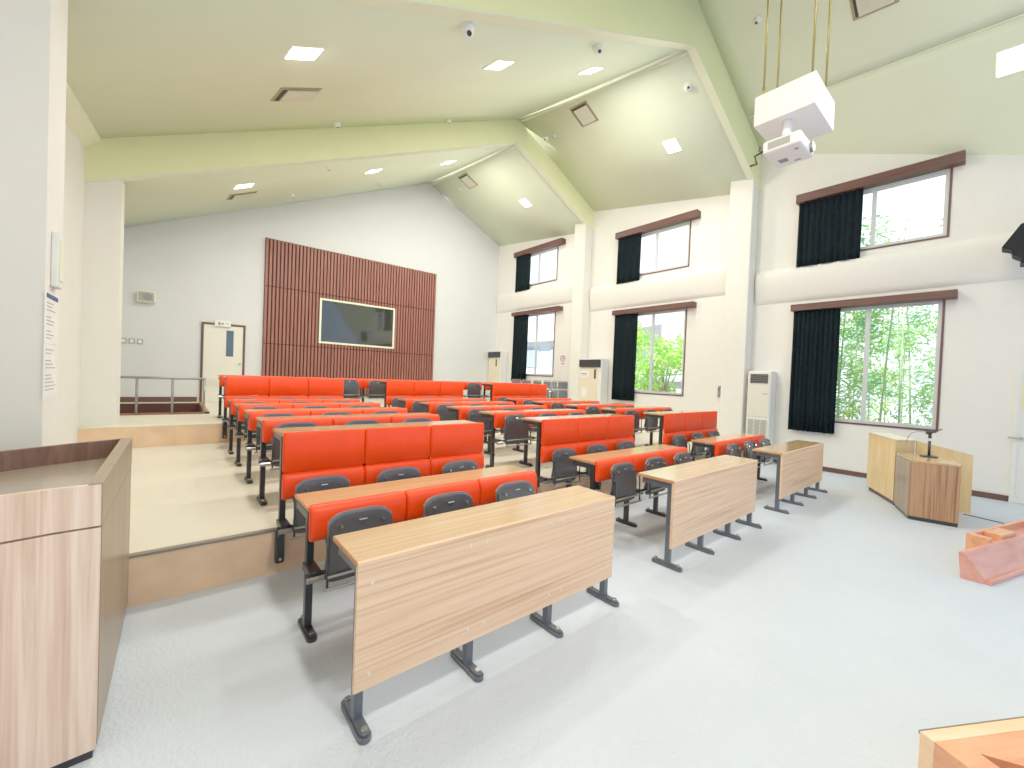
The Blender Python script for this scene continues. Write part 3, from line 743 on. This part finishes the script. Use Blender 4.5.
# ------------------------------------------------------------------ projector
pm = thing('projector_mount', 'white ceiling box hanging on four thin brass rods above the desks', 'projector mount', (5.125, 1.565, 4.32))
MB().box(-.345, .345, -.275, .275, 0, .315).build('box', M['proj'], pm, bevel=.006)
for (x, y) in ((-.29, .21), (.29-.2, .21), (-.29+.1, -.2), (.28, -.2)):
    MB().tube([(x, y, .31), (x, y, zc(5.125+x, 1.565+y)-4.32)], .011, 8).tube([(x, y, .31), (x, y, .42)], .016, 8).build('rod', M['brass'], pm, smooth=True)
MB().tube([(-.20, 0, -.22), (-.20, 0, 0)], .045, 14).build('pole', M['proj'], pm, smooth=True)
MB().tube([(-.20, 0, -.245), (-.20, 0, -.22)], .06, 14).build('joint', M['stainless'], pm)
pj = thing('projector', 'white projector hanging below the ceiling box, lens towards the front', 'projector', (4.93, 1.545, 3.95))
MB().box(-.22, .22, -.17, .17, 0, .125).build('body', M['proj'], pj, bevel=.018)
MB().box(-.224, -.22, -.08, .12, .03, .10).build('vent', M['grille_grey'], pj)
MB().tube([(.10, -.17, .06), (.10, -.20, .06)], .05, 18).build('lens', M['stainless'], pj)
MB().box(-.12, -.09, -.12, -.09, -.004, 0).box(.02, .10, .02, .10, -.003, 0).box(.13, .15, -.08, -.02, -.004, 0).build('label_plate', M['ink'], pj)
MB().tube([(-.18, .17, .05), (-.20, .25, .02), (-.16, .24, -.05), (-.24, .27, -.09)], .012, 6).tube([(-.15, .17, .05), (-.18, .22, .07), (-.2, .2, .10)], .006, 6).build('cables', M['black'], pj)

# ------------------------------------------------------------------ ceiling fittings
def slope(x, y):
    e = .02; nx = -(zc(x+e, y)-zc(x-e, y))/(2*e); ny = -(zc(x, y+e)-zc(x, y-e))/(2*e)
    n = Vector((nx, ny, 1)).normalized(); return n
def on_ceiling(o, x, y, off=0):
    n = slope(x, y); X = Vector((1, 0, -n.x/n.z)).normalized(); Yv = n.cross(X)
    m = Matrix((X, Yv, n)).transposed().to_4x4(); m.translation = Vector((x, y, zc(x, y)))-n*off; o.matrix_world = m
    return n
BN = {0: 'front bay', 1: 'middle bay', 2: 'rear bay'}
XN = {.94: 'by the left wall', 3.37: 'second from the left', 5.27: 'just left of the ridge', 7.92: 'on the right slope'}
def lamp(x, y, lab):
    t = thing('ceiling_light', lab, 'light', (0,0,0), 0, 'square ceiling lights')
    MB().box(-.165, .165, -.165, .165, -.012, .0).build('frame', M['lamp_frame'], t)
    MB().box(-.145, .145, -.145, .145, -.018, -.012).build('diffuser', M['lamp'], t)
    on_ceiling(t, x, y)
for bay, y in ((1, 4.62), (2, 9.25)):
    for x in (.94, 3.37, 5.27, 7.92): lamp(x, y, 'square ceiling light in the %s, %s' % (BN[bay], XN[x]))
lamp(8.46, .08, 'square ceiling light in the front bay at the right edge, near the loudspeaker')
for x, y in [(a, b_) for a in (.94, 3.37, 5.27, 7.92) for b_ in (4.62, 9.25)]+[(.94, .1), (3.37, .1), (5.27, .1), (8.46, .08)]:
    ld = bpy.data.lights.new('lamp_glow', 'AREA'); ld.shape = 'SQUARE'; ld.size = .3; ld.energy = {4.62: 66, 9.25: 56}.get(y, (80 if x < 1 else 46) if x < 4 else 16); ld.color = (1, .91, .74) if x < 4 and y < 1 else (1, .96, .85)
    lo = bpy.data.objects.new('lamp_glow', ld); COL.objects.link(lo); on_ceiling(lo, x, y, .06)
def cassette(x, y, s, lab):
    t = thing('ceiling_vent', lab, 'vent', (0,0,0), 0, 'square ceiling vents')
    MB().box(-s, s, -s, s, -.015, 0).build('frame', M['vent_frame'], t)
    MB().box(-s*.86, s*.86, -s*.86, s*.86, -.02, -.015).build('opening', M['vent_dark'], t)
    MB().box(-s*.66, s*.84, -s*.84, s*.70, -.035, -.02).build('panel', M['vent_panel'], t)
    on_ceiling(t, x, y)
cassette(1.13, 5.93, .25, 'square ceiling vent behind the left light of the middle bay')
cassette(6.75, 6.05, .25, 'square ceiling vent right of the ridge in the middle bay')
cassette(1.01, 10.25, .25, 'square ceiling vent behind the left light of the rear bay')
cassette(6.74, 10.6, .25, 'square ceiling vent right of the ridge in the rear bay')
cassette(7.25, 1.35, .25, 'ceiling vent at the top edge above the projector')
def detector(x, y, r, lab):
    t = thing('smoke_detector', lab, 'smoke detector', (0,0,0), 0, 'smoke detectors and ceiling sensors')
    MB().tube([(0,0,-.02), (0,0,0)], r, 18).build('base', M['sign_white'], t, smooth=False)
    smooth_angle(MB().tube([(0,0,-.02), (0,0,-.045), (0,0,-.06)], [r*.85, r*.75, r*.35], 18).build('cap', M['sign_white'], t))
    MB().tube([(0,0,-.066), (0,0,-.06)], r*.34, 12).build('sensor', M['grille'], t)
    on_ceiling(t, x, y)
for x, y, r, lab in ((2.07, 7.5, .07, 'white smoke detector near the fascia in the middle bay, left side'), (4.28, 7.55, .05, 'white smoke detector near the fascia in the middle bay, close to the ridge'),
    (6.96, 7.45, .065, 'white smoke detector right of the ridge, below the middle vent'), (6.98, 7.15, .035, 'tiny white sensor beside the detector right of the ridge, middle bay'),
    (6.88, 11.27, .06, 'white smoke detector below the rear vent right of the ridge'), (2.08, 11.0, .06, 'white smoke detector on the left slope of the rear bay'), (4.18, 11.0, .06, 'white smoke detector on the rear bay slope near the back wall peak'),
    (7.0, 2.71, .06, 'white smoke detector above the projector rods in the front bay'), (2.19, 8.4, .05, 'pale flat sensor just behind the rear fascia')): detector(x, y, r, lab)
def dome(x, y, r, lab):
    t = thing('dome_camera', lab, 'camera', (0,0,0), 0, 'white dome cameras')
    MB().tube([(0,0,-.03), (0,0,0)], r, 20).build('base', M['sign_white'], t)
    pts = [(0,0,-.03-r*math.sin(a)) for a in [i*math.pi/12 for i in range(6)]]; rs = [r*.92*math.cos(a) for a in [i*math.pi/12 for i in range(6)]]
    smooth_angle(MB().tube(pts, rs, 20).build('dome', M['sign_white'], t))
    n = Vector((-.35, -.75, -.55)).normalized()
    on_ceiling(t, x, y)
    MB().tube([(-.02, -r*.45, -.03-r*.55), (-.03, -r*.75, -.03-r*.85)], r*.28, 14).build('eye', M['grille'], t)
    MB().box(r*.7, r*1.25, -.02, .02, -.03, 0).build('cable_gland', M['sign_white'], t)
dome(2.24, 3.67, .085, 'large white dome camera on the middle bay ceiling, left of the other')
dome(4.42, 3.77, .075, 'white dome camera behind the front fascia, right of the larger dome')
dome(6.91, 3.77, .075, 'white dome camera on the right slope, behind the front fascia')

# ------------------------------------------------------------------ outside
struct(MB().box(9.6, 40, -25, 45, -.6, -.5).build('floor', M['ground'])).name = 'ground'
def leaves(n, cx, cy, cz, rx, ry, rz, size, aspect, droop=0):
    vs = []; fs = []
    for i in range(n):
        while True:
            a, b_, c = random.uniform(-1, 1), random.uniform(-1, 1), random.uniform(-1, 1)
            if a*a+b_*b_+c*c < 1: break
        p = Vector((cx+a*rx, cy+b_*ry, cz+c*rz)); d = Vector((random.gauss(0,1), random.gauss(0,1), random.gauss(-droop, .6))).normalized()
        u = d.cross(Vector((random.gauss(0,1), random.gauss(0,1), random.gauss(0,1)))).normalized()
        l = size*random.uniform(.6, 1.3); w = l*aspect; k = len(vs)
        vs += [tuple(p), tuple(p+d*l*.5+u*w), tuple(p+d*l), tuple(p+d*l*.5-u*w)]; fs.append((k, k+1, k+2, k+3))
    return vs, fs
bam = [(11.0, -.1, 5.5, 'thick leafy'), (11.0, 2.2, 5.6, 'bushy'), (13.3, 1.1, 5.6, 'tall'), (13.3, 3.5, 4.8, 'far'), (13.3, -1.4, 4.6, 'slanting'), (15.8, 2.4, 5.4, 'pale distant'), (15.8, .1, 5.0, 'faint distant'), (15.8, 4.6, 5.0, 'hazy distant')]
wh = ['at the right side of the front window', 'behind the left window half', 'behind the window centre', 'far behind the front curtain', 'beyond the right edge of the front window', 'filling the gap behind the window centre', 'filling the gap behind the right window half', 'filling the gap behind the left window half']
for i, ((x, y, h, k), w_) in enumerate(zip(bam, wh)):
    t = thing('bamboo_clump', '%s green bamboo clump outside, %s' % (k, w_), 'bamboo', (x, y, -.5), 0, 'bamboo clumps outside the front window')
    mb = MB()
    for q in range(6):
        a, b_ = random.uniform(-.5, .5), random.uniform(-.6, .6); tx, ty = random.uniform(-.35, .35), random.uniform(-.35, .35)
        mb.tube([(a, b_, 0), (a+tx*.4, b_+ty*.4, h*.5), (a+tx, b_+ty, h)], [.022, .018, .008], 6)
    mb.build('stem', M['bamboo'], t, smooth=True)
    mb = MB()
    for q in range(60):
        mb.add(*leaves(75, random.uniform(-.65, .65), random.uniform(-.7, .7), random.uniform(.2, .95)*h, .3, .3, .35, .15, .10, .4))
    mb.build('foliage', M['leaf_a'], t)
for (x, y, h, r, lab) in ((13.2, 7.6, 3.7, 1.0, 'bright green young tree outside the middle window, trunk in view'), (14.5, 9.9, 4.4, 1.4, 'yellow-green tree outside, left half of the middle window'), (18.6, 8.2, 7.2, 1.5, 'tall tree outside above the middle window')):
    t = thing('leafy_tree', lab, 'tree', (x, y, -.5), 0, 'trees outside the middle window')
    mb = MB().tube([(0, 0, 0), (.05, .03, h*.4), (0, .1, h*.8)], [.09, .07, .03], 8)
    for q in range(5): a = q*1.3; mb.tube([(.05, .03, h*.4), (math.cos(a)*r*.6, math.sin(a)*r*.6, h*.75)], [.04, .012], 6)
    mb.build('trunk', M['bark'], t, smooth=True)
    mb = MB()
    for q in range(30):
        a, b_ = random.uniform(0, 6.28), random.uniform(0, 1)**.5*r*.8
        mb.add(*leaves(70, math.cos(a)*b_, math.sin(a)*b_, random.uniform(.42, 1.0)*h, .35, .35, .3, .16, .22))
    mb.build('foliage', M['leaf_b'], t)
hs = thing('neighbour_house', 'pale neighbouring house seen through the rear window', 'building', (17, 17, -.5))
MB().box(0, 4, -4, 5, 0, 4.2).build('wall', M['ext_wall'], hs)
MB().prism([(-.4, -4.4), (4.4, -4.4), (4.4, 5.4), (-.4, 5.4)], 4.2, [4.4, 5.4, 5.4, 4.4]).build('roof', M['ext_roof'], hs)
for (y, z) in ((-2.8, .8), (-.6, .8), (1.6, .8), (-2.8, 2.7), (-.6, 2.7), (1.6, 2.7)):
    f = MB().box(-.06, 0, y-.6, y+.6, z, z+1.2).build('window', M['white_metal'], hs); MB().box(-.07, -.06, y-.52, y+.52, z+.08, z+1.12).build('pane', M['ext_glass'], f)
gd = thing('garden_shed', 'pale grey shed low behind the trees outside the middle window', 'shed', (16, 9.6, -.5))
MB().box(0, 2, -1.5, 1.8, 0, 2.1).build('wall', M['ext_wall'], gd); MB().prism([(-.2, -1.7), (2.2, -1.7), (2.2, 2), (-.2, 2)], 2.1, [2.2, 2.6, 2.6, 2.2]).build('roof', M['white_metal'], gd)
MB().box(-.03, 0, -.5, .4, .1, 1.7).build('door', M['ext_glass'], gd)

# ------------------------------------------------------------------ world and light
w = bpy.data.worlds.new('sky'); scene.world = w; w.use_nodes = True; nt = w.node_tree
bg = nt.nodes['Background']; bg.inputs['Color'].default_value = (.86, .94, 1.0, 1); bg.inputs['Strength'].default_value = 1.6
# hazy bright sky towards the garden side (+x), paler blue daylight elsewhere
tc = nt.nodes.new('ShaderNodeTexCoord'); sx = nt.nodes.new('ShaderNodeSeparateXYZ'); nt.links.new(tc.outputs['Generated'], sx.inputs[0])
rp = nt.nodes.new('ShaderNodeValToRGB'); rp.color_ramp.elements[0].position = .25; rp.color_ramp.elements[0].color = (.25, .35, .54, 1)
rp.color_ramp.elements[1].position = .7; rp.color_ramp.elements[1].color = (.93, .97, 1.0, 1)
nt.links.new(sx.outputs['X'], rp.inputs['Fac']); nt.links.new(rp.outputs['Color'], bg.inputs['Color'])

sd_ = bpy.data.lights.new('sun', 'SUN'); sd_.energy = 8; sd_.angle = .05; sd_.color = (1, .98, .93)
so = bpy.data.objects.new('sun', sd_); COL.objects.link(so); so.rotation_euler = Vector((-.55, .12, .8)).to_track_quat('Z', 'Y').to_euler()
# ------------------------------------------------------------------ camera
yaw, pitch, roll = map(math.radians, (39.681, -.94, 2.284)); f = 408.07
fwd = Vector((math.sin(yaw)*math.cos(pitch), math.cos(yaw)*math.cos(pitch), math.sin(pitch)))
r0 = Vector((math.cos(yaw), -math.sin(yaw), 0)); u0 = r0.cross(fwd)
rt = r0*math.cos(roll)+u0*math.sin(roll); up = -r0*math.sin(roll)+u0*math.cos(roll)
cd = bpy.data.cameras.new('camera'); cam = bpy.data.objects.new('camera', cd); COL.objects.link(cam)
m = Matrix((rt, up, -fwd)).transposed().to_4x4(); m.translation = Vector((0, 0, 1.509)); cam.matrix_world = m
cd.sensor_width = 36; cd.sensor_fit = 'HORIZONTAL'; cd.lens = f/1024*36; cd.clip_start = .02; cd.clip_end = 200
scene.camera = cam
scene.view_settings.view_transform = 'Standard'; scene.view_settings.look = 'None'
scene.view_settings.exposure = 0.18; scene.view_settings.gamma = 1.25
